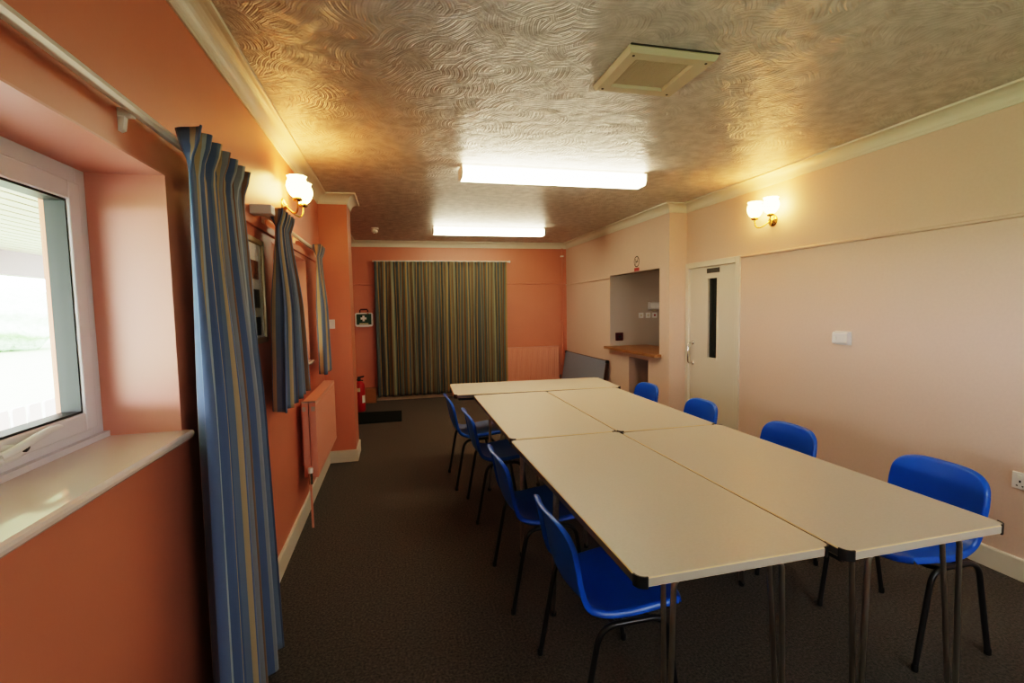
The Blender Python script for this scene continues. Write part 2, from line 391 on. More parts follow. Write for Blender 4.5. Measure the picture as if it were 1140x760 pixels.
# ------------------------------------------------------------------ windows
def window(idx, y0, y1, z0, z1, x, mull, label, handle_at=None, pane='glass'):
    root = bpy.data.objects.new('window_%d' % idx, None); COL.objects.link(root); root.location = (x, (y0 + y1) / 2, z0)
    root['kind'] = 'structure'; root['label'] = label; root['category'] = 'window'
    def ring(a0, a1, b0, b1, t, xa, xb):
        mb = MB()
        mb.box((xa, a0, b0), (xb, a0 + t, b1)); mb.box((xa, a1 - t, b0), (xb, a1, b1))
        mb.box((xa, a0 + t, b0), (xb, a1 - t, b0 + t)); mb.box((xa, a0 + t, b1 - t), (xb, a1 - t, b1)); return mb
    fr = ring(y0, y1, z0, z1, .048, x, x - .055)
    for ym in mull: fr.box((x, ym - .03, z0 + .048), (x - .055, ym + .03, z1 - .048))
    obj('frame', fr, M['upvc'], root, True, bevel=.003)
    edges = [y0 + .048] + [v for ym in mull for v in (ym - .03, ym + .03)] + [y1 - .048]
    for k in range(0, len(edges), 2):
        a0, a1 = edges[k] + .003, edges[k + 1] - .003; b0, b1 = z0 + .051, z1 - .051
        s = obj('sash', ring(a0, a1, b0, b1, .052, x + .012, x - .046), M['upvc'], root, True, bevel=.004)
        obj('gasket', ring(a0 + .052, a1 - .052, b0 + .052, b1 - .052, .006, x + .004, x - .045), M['gasket'], s, True)
        obj('pane', MB().add([(x - .024, a0 + .056, b0 + .056), (x - .024, a1 - .056, b0 + .056), (x - .024, a1 - .056, b1 - .056), (x - .024, a0 + .056, b1 - .056)], [(0, 1, 2, 3)]), M[pane], s, True)
        if handle_at and a0 < handle_at < a1:
            h = MB(); yh, zh = handle_at, z0 + .078
            h.lathe([(.014, 0), (.014, .014), (.010, .02)], (x + .012, yh, zh), 16, 'x')
            h.tube([(x + .028, yh - .035, zh - .006), (x + .040, yh - .005, zh + .004), (x + .050, yh + .04, zh + .019), (x + .054, yh + .08, zh + .026), (x + .052, yh + .115, zh + .026), (x + .048, yh + .135, zh + .023)], [.009, .010, .009, .0075, .006, .003], 12)
            h.tube([(x + .016, yh - .075, zh - .012), (x + .020, yh - .03, zh - .010), (x + .018, yh + .02, zh - .014), (x + .014, yh + .055, zh - .016)], [.006, .014, .012, .004], 12)
            obj('handle', h, M['white_plastic'], s, True, bevel=.002)
            obj('handle_lock', MB().lathe([(.011, 0), (.011, .012), (.006, .016)], (x + .016, yh + .042, zh - .004), 12, 'x'), M['gasket'], s, True)
    return root
w1 = window(1, W1[0], W1[1], W1[2], W1[3], -.88, [.98, .0], 'white framed window with sill and lever handle beside the long curtain', 1.31)
w2 = window(2, WN2[0], WN2[1], WN2[2], WN2[3], -.88, [], 'white framed far window between the two short curtains', None, 'dimming_glass')
for i, (wn, lab) in enumerate(((W1, 'glossy white board sill of the near window'), (WN2, 'white sill of the far window'))):
    mb = MB(); zt = wn[2] + .012
    prof = [(-.885, zt - .02), (-.885, zt), (L + .028, zt), (L + .034, zt - .005), (L + .036, zt - .012), (L + .034, zt - .02), (L + .028, zt - .026), (L + .001, zt - .026), (L + .001, zt - .012), (-.87, zt - .012)]
    mb.prism([(p[0], p[1]) for p in prof], wn[0] - (.0 if i else .02), wn[1] + .0, 'y')
    struct('trim_%d' % (6 + i), mb, M['sill'], lab, 'window sill')
    struct('trim_%d' % (8 + i), MB().box((-.88, wn[0] + .02, zt), (-.862, wn[1] - .001, zt + .016)), M['upvc'])

M['reveal'] = mat('daylit_salmon_reveal', (.60, .255, .185), .36, bump=(90, .1, .002))  # added lining: salmon wall paint made lighter and pinker to carry the daylight
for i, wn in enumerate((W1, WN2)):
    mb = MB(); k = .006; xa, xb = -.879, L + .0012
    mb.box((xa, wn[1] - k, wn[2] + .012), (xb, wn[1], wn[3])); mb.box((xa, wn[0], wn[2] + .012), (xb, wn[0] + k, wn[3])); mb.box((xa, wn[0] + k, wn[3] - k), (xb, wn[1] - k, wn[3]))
    struct('trim_%d' % (10 + i), mb, M['reveal'], 'salmon lining with painted-in daylight of the %s window recess' % ('near', 'far')[i], 'window reveal')
w3 = bpy.data.objects.new('window_3', None); COL.objects.link(w3); w3.location = ((FW[0] + FW[1]) / 2, YF - .1, FW[2]); w3['kind'] = 'structure'; w3['label'] = 'window facing the end wall'; w3['category'] = 'window'
mb = MB(); k = .06
for (a, b) in (((FW[0], FW[2]), (FW[0] + k, FW[3])), ((FW[1] - k, FW[2]), (FW[1], FW[3])), ((FW[0] + k, FW[2]), (FW[1] - k, FW[2] + k)), ((FW[0] + k, FW[3] - k), (FW[1] - k, FW[3])), ((1.57, FW[2] + k), (1.63, FW[3] - k))): mb.box((a[0], YF - .13, a[1]), (b[0], YF - .07, b[1]))
obj('frame', mb, M['upvc'], w3, True, bevel=.003)
for xa, xb in ((FW[0] + k, 1.57), (1.63, FW[1] - k)): obj('pane', MB().add([(xa, YF - .1, FW[2] + k), (xb, YF - .1, FW[2] + k), (xb, YF - .1, FW[3] - k), (xa, YF - .1, FW[3] - k)], [(0, 1, 2, 3)]), M['dimming_grey_glass'], w3, True)
# ------------------------------------------------------------------ outside: veranda, balustrade, lawn, trees
mb = MB()
xa = OUT - .02
while xa > -3.62:
    mb.box((xa, -4, 2.085), (xa - .092, 12, 2.11)); xa -= .112
mb.box((OUT, -4, 2.11), (-3.7, 12, 2.13))
struct('ceiling_veranda', mb, M['soffit'], 'slatted white veranda ceiling outside the near window', 'ceiling')
struct('beam_veranda', MB().box((-3.6, -4, 1.85), (-3.72, 12, 2.13)), M['fascia'], 'cream beam along the veranda edge outside the window', 'beam')
struct('ground_veranda', MB().box((OUT, -4, -.25), (-3.75, 14, -.15)), M['paving'])
struct('ground_lawn', MB().box((-3.75, -40, -.5), (-80, 80, -.4)).box((-3.75, -40, -.5), (20, YF - .2, -.4)), M['grass_far'])
rootf = None
bal = thing('balustrade', 'white flat picket balustrade outside the near window', 'balustrade', (-3.55, 5, -.15))
mbr = MB(); mbr.box((-3.56, 3.0, .12), (-3.60, 8.2, .20)); mbr.box((-3.56, 3.0, -.08), (-3.60, 8.2, -.0))
for y in (3.02, 5.6, 8.15): mbr.box((-3.54, y - .04, -.15), (-3.62, y + .04, .5))
obj('rail', mbr, M['fascia'], bal, True)
y = 3.1
while y < 8.15:
    obj('picket', MB().prism([(y, -.1), (y + .17, -.1), (y + .17, .57), (y + .15, .585), (y + .02, .585), (y, .57)], -3.55, -3.53, 'x'), M['picket'], bal, True)
    y += .215
def blob(c, r, seed):
    rnd = random.Random(seed); bm = bmesh.new(); bmesh.ops.create_icosphere(bm, subdivisions=4, radius=1)
    ph = [rnd.uniform(0, 6) for _ in range(6)]
    mb = MB()
    for v in bm.verts:
        d = v.co; k = 1 + .13 * math.sin(5 * d.x + ph[0]) * math.sin(4 * d.y + ph[1]) + .1 * math.sin(9 * d.z + ph[2] + 3 * d.x) + .05 * math.sin(17 * d.x + ph[3]) * math.sin(15 * d.y + ph[4] + 13 * d.z)
        v.co = d * k
    mb.add([(v.co.x * r[0] + c[0], v.co.y * r[1] + c[1], v.co.z * r[2] + c[2]) for v in bm.verts], [[v.index for v in f.verts] for f in bm.faces], 0, True)
    bm.free(); return mb
tl = ['pale green tree seen through the near window, at the sash edge', 'pale green tree seen through the near window, in the middle', 'pale green tree seen through the near window, at the picture edge']
for i, (ty, h) in enumerate(((38.0, 2.6), (31.6, 3.0), (25.4, 2.5))):
    t = thing('tree', tl[i], 'tree', (-20, ty, -.4), 0, 'trees beyond the lawn')
    obj('crown', blob((-20, ty, h * .5 - .2), (2.0, 2.5, h * .52), 11 + i), M['leaf'], t, True)
    obj('trunk', MB().tube([(-20, ty, -.45), (-20, ty, h * .4)], [.16, .1], 8), M['bark'], t, True)

# ------------------------------------------------------------------ door
d = bpy.data.objects.new('door_1', None); COL.objects.link(d); d.location = (W, (DR[0] + DR[1]) / 2, 0)
d['kind'] = 'structure'; d['label'] = 'white door with a narrow glazed slot and pull handle'; d['category'] = 'door'
mb = MB(); a0, a1, zt = DR[0], DR[1], DR[3]
mb.box((W - .016, a0 - .05, 0), (W + .12, a0 + .012, zt + .045)); mb.box((W - .016, a1 - .012, 0), (W + .12, a1 + .038, zt + .045)); mb.box((W - .016, a0 + .012, zt - .012), (W + .12, a1 - .012, zt + .045))
obj('architrave', mb, M['white_wood'], d, True, bevel=.004)
gl = (4.232, 4.372, .905, 1.712)
lf = wall_cells([a0 + .014, gl[0], gl[1], a1 - .014], [.006, gl[2], gl[3], zt - .014], [gl], W + .012, W + .055)
leaf = obj('door_leaf', lf, M['white_wood'], d, True)
mb = MB(); g = .014
for (p, q) in (((gl[0] - g, gl[2] - g), (gl[0], gl[3] + g)), ((gl[1], gl[2] - g), (gl[1] + g, gl[3] + g)), ((gl[0], gl[2] - g), (gl[1], gl[2])), ((gl[0], gl[3]), (gl[1], gl[3] + g))):
    mb.box((W + .004, p[0], p[1]), (W + .02, q[0], q[1]))
obj('glazing_bead', mb, M['white_wood'], leaf, True, bevel=.002)
obj('vision_panel', MB().box((W + .026, gl[0], gl[2]), (W + .034, gl[1], gl[3])), M['dark_glass'], leaf, True)
obj('door_sign', MB().box((W + .006, 4.20, 1.765), (W + .012, 4.395, 1.812)), M['dark_print'], leaf, True)
mb = MB(); yh = 4.635
mb.tube([(W + .012, yh, .82), (W - .03, yh, .82), (W - .045, yh, .835), (W - .048, yh, .93), (W - .045, yh, 1.025), (W - .03, yh, 1.04), (W + .012, yh, 1.04)], .009, 12)
for z in (.82, 1.04): mb.lathe([(.024, 0), (.024, .006), (.012, .01)], (W + .012, yh, z), 16, 'x'); mb.lathe([(.024, 0), (.024, -.006), (.012, -.01)], (W + .012, yh, z), 16, 'x')
obj('pull_handle', mb, M['chrome'], leaf, True)
# ------------------------------------------------------------------ hatch counter and items in the servery
mb = MB(); mb.prism([(2.80, HT[0] - .03), (2.815, HT[0] - .045), (W2 - .001, HT[0] - .045), (W2 - .001, HT[0] + .002), (3.45, HT[0] + .002), (3.45, HT[1] - .004), (W2 - .001, HT[1] - .004), (W2 - .001, HT[1] + .03), (2.815, HT[1] + .03), (2.80, HT[1] + .015)], HT[2] + .001, HT[2] + .034, 'z')
o = obj('counter', mb, M['counter'], bevel=.004); tag(o, 'varnished brown wooden counter across the serving hatch', 'counter')
mb = MB().box((2.97, KY, .965), (3.075, KY - .03, 1.075))
t = thing('wall_box', 'small dark red box on the servery wall above the counter', 'wall box', (3.02, KY, .965))
obj('box', mb, M['red_dark'], t, True, bevel=.004); obj('button', MB().lathe([(.02, 0), (.02, -.01), (.014, -.014)], (3.022, KY - .03, 1.02), 14, 'y'), M['gasket'], t, True)
sl = ['pale wall socket in the servery, left one of the row', 'pale wall socket in the servery, middle one of the row', 'pale wall socket in the servery with a red dot, right end of the row']
for i, x in enumerate((3.36, 3.467, 3.57)):
    t = thing('wall_socket', sl[i], 'socket', (x, KY, 1.27), 0, 'sockets on the servery wall')
    obj('plate', MB().box((x - .036, KY, 1.27), (x + .036, KY - .012, 1.345)), M['white_plastic'], t, True, bevel=.003)
    obj('rocker', MB().box((x - .012, KY - .012, 1.295), (x + .012, KY - .017, 1.322)), M['red'] if i == 2 else M['beige_plastic'], t, True, bevel=.002)
t = thing('dispenser', 'pale box fixed on the servery wall above the sockets', 'dispenser', (3.55, KY, 1.375))
obj('box', MB().prism([(KY, 1.385), (KY - .075, 1.393), (KY - .085, 1.42), (KY - .07, 1.485), (KY, 1.495)], 3.47, 3.62, 'x'), M['white_plastic'], t, True, bevel=.006)
obj('nozzle', MB().box((3.52, KY - .05, 1.365), (3.57, KY - .015, 1.388)), M['beige_plastic'], t, True)
la = bpy.data.lights.new('servery_fill_light', 'POINT'); la.energy = 1.2; la.color = (1, .82, .6); la.shadow_soft_size = .15  # unseen fill light, added to brighten the room behind the hatch
lo_ = bpy.data.objects.new('servery_fill_light', la); COL.objects.link(lo_); lo_.location = (3.9, 5.4, 2.0)

mb = MB(); k = .004
mb.box((W2 + .002, HT[0], HT[2] + .034), (W2 + .12, HT[0] + k, HT[3])); mb.box((W2 + .002, HT[1] - k, HT[2] + .034), (W2 + .13, HT[1], HT[3])); mb.box((W2 + .002, HT[0] + k, HT[3] - k), (W2 + .12, HT[1] - k, HT[3]))
struct('trim_12', mb, M['cream_wall'], 'dull cream lining of the serving hatch', 'hatch lining')
# no smoking sticker
t = thing('no_smoking_sign', 'round no smoking sign with red caption on wall above the hatch', 'sign', (W2, 5.47, 1.98))
x = W2 - .002; yc, zc = 5.47, 1.985
mb = MB(); n = 40; ro, ri = .068, .055
vs = [(x, yc + ro * math.cos(2 * PI * k / n), zc + ro * math.sin(2 * PI * k / n)) for k in range(n)] + [(x, yc + ri * math.cos(2 * PI * k / n), zc + ri * math.sin(2 * PI * k / n)) for k in range(n)]
mb.add(vs, [(k, (k + 1) % n, n + (k + 1) % n, n + k) for k in range(n)])
c, s_ = math.cos(math.radians(45)), math.sin(math.radians(45))
mb.add([(x, yc + .056 * c + .005 * s_, zc - .056 * s_ + .005 * c), (x, yc + .056 * c - .005 * s_, zc - .056 * s_ - .005 * c), (x, yc - .056 * c - .005 * s_, zc + .056 * s_ - .005 * c), (x, yc - .056 * c + .005 * s_, zc + .056 * s_ + .005 * c)], [(0, 1, 2, 3)])
obj('ring', mb, M['dark_print'], t, True)
mb = MB(); mb.box((x + .0005, yc - .036, zc - .008), (x, yc + .025, zc + .006)); mb.box((x + .0005, yc + .028, zc - .008), (x, yc + .036, zc + .006))
mb.tube([(x, yc + .03, zc + .012), (x, yc + .022, zc + .022), (x, yc + .03, zc + .032)], .003, 6)
obj('cigarette', mb, M['dark_print'], t, True)
cap = obj('caption', MB().box((x, yc - .062, zc - .115), (x + .0015, yc + .062, zc - .075)), M['red_label'], t, True)
# ------------------------------------------------------------------ curtain rails and curtains
def curtain_rail(y0, y1, z, label, brackets, x=L, end=True):
    t = thing('curtain_rail', label, 'curtain rail', (x, y0, z))
    mb = MB(); mb.prism([(x + .030, z - .012), (x + .044, z - .012), (x + .047, z + .0), (x + .044, z + .013), (x + .030, z + .013)], y0, y1, 'y'); obj('track', mb, M['rail'], t, True, bevel=.002)
    for y in brackets:
        b = MB(); b.box((x + .001, y - .011, z - .018), (x + .034, y + .011, z + .004)); b.prism([(x + .001, z - .055), (x + .012, z - .05), (x + .018, z - .01), (x + .001, z - .005)], y - .009, y + .009, 'y')
        obj('bracket', b, M['white_plastic'], t, True, bevel=.002)
    if end: obj('end_stop', MB().box((x + .026, y0 - .012, z - .022), (x + .052, y0, z + .02)), M['white_plastic'], t, True, bevel=.003)
    obj('end_stop', MB().box((x + .026, y1, z - .02), (x + .052, y1 + .012, z + .02)), M['white_plastic'], t, True, bevel=.003)
    return t
curtain_rail(-.9, 2.26, 1.975, 'long white curtain rail above the near window', (-.8, .35, 1.47, 2.2))
r2 = curtain_rail(2.70, 4.55, 1.955, 'white curtain rail above the far window', (2.82, 3.62, 4.5))
obj('fixing_block', MB().box((L + .001, 2.60, 1.93), (L + .10, 2.675, 1.975)), M['white_plastic'], r2, True, bevel=.004)

def curtain(name, label, yt, yb, zt, zb, x0, npl, amp_t, amp_b, stripes, header=.1, seed=0, axis='y', xb=None, hemvar=None, parent=None, group=None, pleats=None):
    """a hanging drape: folds grow from the pinched heading down; axis is the direction along the wall"""
    rnd = random.Random(seed); nc, nr = npl * 14 + 1, 46
    ph = [rnd.uniform(-.5, .5) for _ in range(npl + 2)]; am = [rnd.uniform(.7, 1.2) for _ in range(npl + 2)]
    rows = []
    for i in range(nr):
        t = i / (nr - 1); row = []
        for j in range(nc):
            s = j / (nc - 1); k = s * npl; ki = int(min(k, npl - 1e-6)); f = k - ki
            phs = ph[ki] * (1 - f) + ph[ki + 1] * f; a_ = am[ki] * (1 - f) + am[ki + 1] * f
            hb = zb + (hemvar * (s - .5) if hemvar else 0)
            z = zt + (hb - zt) * t; dz = zt - z
            w = math.sin(2 * PI * k + 1.2)
            if dz < header:       # stiff flared heading
                q = dz / header; fold = amp_t * (1.25 - .95 * q ** 1.5) * (abs(w) ** .7 * (1 if w > 0 else -1))
                fy = 0
            else:
                q = min(1, (dz - header) / max(.25, .45 * (zt - zb)))
                q = q * q * (3 - 2 * q)
                A = amp_t * .3 + (amp_b - amp_t * .3) * q
                fold = A * a_ * math.sin(2 * PI * k + 1.2 + phs * q * 1.6) + .25 * A * math.sin(4 * PI * k + phs * 4)
                fy = .012 * q * math.sin(2 * PI * k * .5 + phs)
            tt = 0 if dz < header else (dz - header) / (zt - zb - header)
            e = tt ** .8
            yy = yt[0] + (yt[1] - yt[0]) * s; y2 = yb[0] + (yb[1] - yb[0]) * s
            y = yy + (y2 - yy) * e + fy
            xx = x0 + (0 if xb is None else (xb - x0) * e) 
            row.append((xx + fold, y, z) if axis == 'y' else (y, xx - fold, z))
        rows.append(row)
    mb = MB(); mb.grid(rows, uv=lambda i, j: (stripes * j / (nc - 1), i / (nr - 1)))
    o = obj(name, mb, M['cloth_olive' if axis == 'x' else 'cloth'], parent, solid=.004)
    if not parent: tag(o, label, 'curtain', group)
    return o, rows
cg = None
def hem_and_hooks(o, rows, axis):
    pass
curtain('curtain', 'long blue striped curtain beside the near window reaching the floor', (1.63, 2.14), (1.53, 2.28), 2.005, .012, L + .092, 6, .034, .036, 3.4, .10, 3, xb=L + .112)
curtain('curtain', 'short blue striped curtain between the framed picture and far window', (2.72, 3.04), (2.50, 3.19), 1.985, .965, L + .090, 5, .030, .036, 2.4, .09, 5, xb=L + .10)
curtain('curtain', 'short grey blue striped curtain next to the pier', (4.06, 4.32), (4.0, 4.42), 1.975, .955, L + .086, 4, .026, .03, 1.9, .09, 8, xb=L + .095)
# end wall curtain on its track
YC = YB - .10
curtain('curtain', 'wide olive striped curtain drawn across the orange end wall', (-.305, 1.81), (-.315, 1.80), 2.205, .075, YC, 18, .018, .038, 6.5, .07, 12, axis='x')
t = thing('curtain_rail', 'white curtain rail above the wide curtain on the end wall', 'curtain rail', (.75, YB, 2.2))
obj('track', MB().box((-.33, YB - .075, 2.200), (1.86, YB - .05, 2.222)), M['rail'], t, True, bevel=.002)
obj('end_stop', MB().lathe([(.016, -.0), (.021, .01), (.016, .024)], (1.86, YB - .062, 2.211), 16, 'x'), M['white_plastic'], t, True)
for xx in (-.2, .75, 1.7): obj('bracket', MB().box((xx - .012, YB - .05, 2.195), (xx + .012, YB, 2.225)), M['white_plastic'], t, True)

# ------------------------------------------------------------------ framed picture
t = thing('framed_picture', 'gilt framed collage of small photographs hung behind the long curtain', 'picture', (L, 2.55, 1.32))
y0, y1, z0, z1 = 2.30, 2.745, 1.30, 1.815; f = .028
mb = MB()
for a, b in (((y0, z0), (y0 + f, z1)), ((y1 - f, z0), (y1, z1)), ((y0 + f, z0), (y1 - f, z0 + f)), ((y0 + f, z1 - f), (y1 - f, z1))):
    mb.box((L, a[0], a[1]), (L + .024, b[0], b[1]))
obj('frame', mb, M['gilt'], t, True, bevel=.006)
mo = obj('mount', MB().box((L + .002, y0 + f, z0 + f), (L + .010, y1 - f, z1 - f)), M['mount'], t, True)
for i, (yy, zz) in enumerate(((2.60, 1.66), (2.60, 1.52), (2.60, 1.385), (2.43, 1.66), (2.43, 1.52), (2.43, 1.385))):
    obj('photograph', MB().box((L + .010, yy - .06, zz - .045), (L + .0115, yy + .06, zz + .045)), M['photo_a'] if i in (0, 4) else M['photo_b'], mo, True)
obj('glass', MB().add([(L + .014, y0 + f, z0 + f), (L + .014, y1 - f, z0 + f), (L + .014, y1 - f, z1 - f), (L + .014, y0 + f, z1 - f)], [(0, 1, 2, 3)]), M['glass'], t, True)

# ------------------------------------------------------------------ radiators
def panel(mb, along, a0, a1, z0, z1, d0, d1, ribs, sgn):
    """pressed steel panel: ribbed face at d1 side. along 'y' -> d is x ; along 'x' -> d is y"""
    n = ribs; prof = []
    for k in range(n):
        u0 = a0 + (a1 - a0) * k / n; du = (a1 - a0) / n
        prof += [(u0, d1 - sgn * .008), (u0 + du * .25, d1 - sgn * .008), (u0 + du * .38, d1), (u0 + du * .87, d1)]
    prof += [(a1, d1 - sgn * .008), (a1, d0), (a0, d0)]
    pts = [((q, p) if along == 'y' else (p, q)) for p, q in prof]
    mb.prism(pts, z0 + .025, z1 - .025, 'z')
    for z in ((z0, z0 + .025), (z1 - .025, z1)):
        a, b = (d0, a0), (d1, a1)
        mb.box((a[0], a[1], z[0]) if along == 'y' else (a[1], a[0], z[0]), (b[0], b[1], z[1]) if along == 'y' else (b[1], b[0], z[1]))
t = thing('radiator', 'salmon painted double radiator under the far window', 'radiator', (L, 3.95, .3))
ry0, ry1, rz0, rz1 = 3.44, 4.47, .33, .845
mb = MB(); panel(mb, 'y', ry0, ry1, rz0, rz1, L + .095, L + .125, 26, 1); obj('front_panel', mb, M['rad'], t, True, bevel=.003)
mb = MB(); panel(mb, 'y', ry0, ry1, rz0, rz1, L + .04, L + .065, 26, 1); obj('rear_panel', mb, M['rad'], t, True, bevel=.003)
g = MB(); g.box((L + .04, ry0 + .03, rz1 - .006), (L + .125, ry1 - .01, rz1 + .004)); obj('top_grille', g, M['rad'], t, True, bevel=.002)
for xa, xb in ((.036, .0785), (.083, .126)): obj('end_panel', MB().box((L + xa, ry0 - .002, rz0 + .005), (L + xb, ry0 + .004, rz1 - .002)), M['rad'], t, True, bevel=.003)
g = MB(); g.box((L + .04, ry0 - .003, rz1 - .06), (L + .062, ry0 + .012, rz1 - .03)); g.box((L + .098, ry0 - .003, rz1 - .06), (L + .122, ry0 + .012, rz1 - .03)); g.box((L + .035, ry0 - .002, rz1 - .004), (L + .125, ry0 + .02, rz1 + .006))
obj('end_bracket', g, M['steel'], t, True)
v = MB(); v.tube([(L + .08, ry0 + .02, rz0 + .03), (L + .08, ry0 - .035, rz0 + .03)], .010, 10); v.tube([(L + .08, ry0 - .035, rz0 + .045), (L + .08, ry0 - .035, rz0 - .03)], .013, 12)
vo = obj('valve', v, M['chrome'], t, True)
obj('valve_cap', MB().lathe([(.016, 0), (.017, .028), (.012, .036)], (L + .08, ry0 - .035, rz0 + .045), 14), M['white_plastic'], vo, True)
obj('pipe', MB().tube([(L + .08, ry0 - .035, rz0 - .03), (L + .08, ry0 - .035, .0)], .0075, 10), M['rad'], t, True)
for y in (ry0 + .15, ry1 - .15): obj('wall_bracket', MB().box((L + .002, y - .02, rz0 + .05), (L + .045, y + .02, rz1 - .05)), M['rad'], t, True)

t = thing('radiator', 'salmon painted ribbed radiator on the end wall beside the wide curtain', 'radiator', (2.25, YB, .2))
mb = MB(); panel(mb, 'x', 1.80, 2.715, .20, .77, YB - .04, YB - .085, 24, -1); obj('panel', mb, M['rad'], t, True, bevel=.003)
mb = MB(); mb.box((1.80, YB - .09, .77), (2.715, YB - .035, .776)); obj('top_grille', mb, M['rad'], t, True)
v = MB(); v.tube([(2.70, YB - .06, .25), (2.75, YB - .06, .25)], .010, 10); v.tube([(2.75, YB - .06, .28), (2.75, YB - .06, .20)], .013, 12); obj('valve', v, M['chrome'], t, True)
for xx in (1.95, 2.55): obj('wall_bracket', MB().box((xx - .02, YB - .045, .3), (xx + .02, YB - .002, .7)), M['rad'], t, True)
# heating pipe in the corner
t = thing('heating_pipe', 'salmon painted vertical pipe in the corner by the end wall radiator', 'pipe', (2.79, YB - .03, 0))
obj('pipe', MB().tube([(2.805, YB - .035, .0), (2.805, YB - .035, ZC - .09)], .013, 12), M['salmon'], t, True)
for z in (.45, 1.2, 2.31): obj('pipe_clip', MB().box((2.783, YB - .055, z - .012), (2.827, YB - .001, z + .012)), M['white_plastic'] if z > 2 else M['salmon'], t, True, bevel=.003)

# ------------------------------------------------------------------ ceiling fittings
def strip_light(yc, label):
    t = thing('strip_light', label, 'ceiling light', (1.26, yc, ZC), 0, 'fluorescent ceiling lights')
    x0, x1 = .505, 2.015; hw = .085; zb = ZC - .105
    obj('housing', MB().box((x0 + .01, yc - .055, ZC - .03), (x1 - .01, yc + .055, ZC)), M['white_plastic'], t, True, bevel=.003)
    dprof = [(yc - hw + .012, ZC - .022), (yc - hw, zb + .03), (yc - hw + .018, zb), (yc + hw - .018, zb), (yc + hw, zb + .03), (yc + hw - .012, ZC - .022)]
    obj('diffuser', MB().prism(dprof, x0 + .012, x1 - .012, 'x'), M['tube_diffuser'], t, True)
    for xa, xb in ((x0, x0 + .012), (x1 - .012, x1)):
        obj('end_cap', MB().prism([(yc - hw - .003, ZC - .02), (yc - hw - .004, zb + .03), (yc - hw + .016, zb - .003), (yc + hw - .016, zb - .003), (yc + hw + .004, zb + .03), (yc + hw + .003, ZC - .02)], xa, xb, 'x'), M['white_plastic'], t, True)
strip_light(3.72, 'lit fluorescent strip light on the ceiling, the one nearer the vent')
strip_light(6.48, 'lit fluorescent strip light on the ceiling, the one nearer the end wall')

t = thing('ceiling_vent', 'square cream ceiling vent with a fine grille', 'vent', (1.19, 2.09, ZC))
x0, x1, y0, y1 = .972, 1.392, 1.90, 2.285; zb = ZC - .03; e = .062
fr = MB()
lo = [(x0, y0), (x1, y0), (x1, y1), (x0, y1)]; li = [(x0 + e, y0 + e), (x1 - e - .02, y0 + e), (x1 - e - .02, y1 - e), (x0 + e, y1 - e)]; bb = .012
ol = [(x0 + bb, y0 + bb), (x1 - bb, y0 + bb), (x1 - bb, y1 - bb), (x0 + bb, y1 - bb)]
vs = [(*p, ZC - .012) for p in lo] + [(*p, zb) for p in ol] + [(*p, zb) for p in li] + [(*p, zb + .018) for p in [(li[0][0] + .012, li[0][1] + .012), (li[1][0] - .012, li[1][1] + .012), (li[2][0] - .012, li[2][1] - .012), (li[3][0] + .012, li[3][1] - .012)]] + [(*p, ZC - .004) for p in lo]
fs = []
for a in (0, 4, 8): fs += [(a + i, a + (i + 1) % 4, a + 4 + (i + 1) % 4, a + 4 + i) for i in range(4)]
fs += [(16 + i, 16 + (i + 1) % 4, (i + 1) % 4, i) for i in range(4)]
fr.add(vs, fs); obj('frame', fr, M['beige_plastic'], t, True)
obj('gasket', MB().box((x0 + .005, y0 - .004, ZC - .006), (x1 + .004, y1 - .005, ZC)), M['dark_slot'], t, True)
gi = (li[0][0] + .012, li[1][0] - .012, li[0][1] + .012, li[2][1] - .012)
obj('backing', MB().box((gi[0], gi[2], zb + .0195), (gi[1], gi[3], zb + .0215)), M['dark_slot'], t, True)
mb = MB(); n = 26
for k in range(n):
    xx = gi[0] + (gi[1] - gi[0]) * (k + .5) / n
    mb.box((xx - .0032, gi[2], zb + .010), (xx + .0032, gi[3], zb + .019))
for k in range(1, 4):
    yy = gi[2] + (gi[3] - gi[2]) * k / 4; mb.box((gi[0], yy - .0015, zb + .012), (gi[1], yy + .0015, zb + .019))
obj('grille', mb, M['beige_plastic'], t, True)
for p in ((x0 + .035, y0 + .035), (x1 - .04, y0 + .035), (x1 - .04, y1 - .035), (x0 + .035, y1 - .035)): obj('screw', MB().lathe([(.006, 0), (.006, -.002)], (*p, zb), 10), M['dark_slot'], t, True)

t = thing('smoke_detector', 'small white heat detector on the ceiling by the pier', 'detector', (-.235, 6.75, ZC))
c = (-.235, 6.75, ZC)
obj('base', MB().lathe([(.052, 0), (.052, -.014), (.046, -.02)], c, 24), M['white_plastic'], t, True)
obj('head', MB().lathe([(.03, -.02), (.04, -.028), (.042, -.045), (.032, -.06), (.014, -.066), (0.0001, -.067)], c, 24), M['white_plastic'], t, True)
obj('sensor', MB().lathe([(.012, -.066), (.012, -.078), (.005, -.086), (.0001, -.086)], c, 12), M['chrome'], t, True)

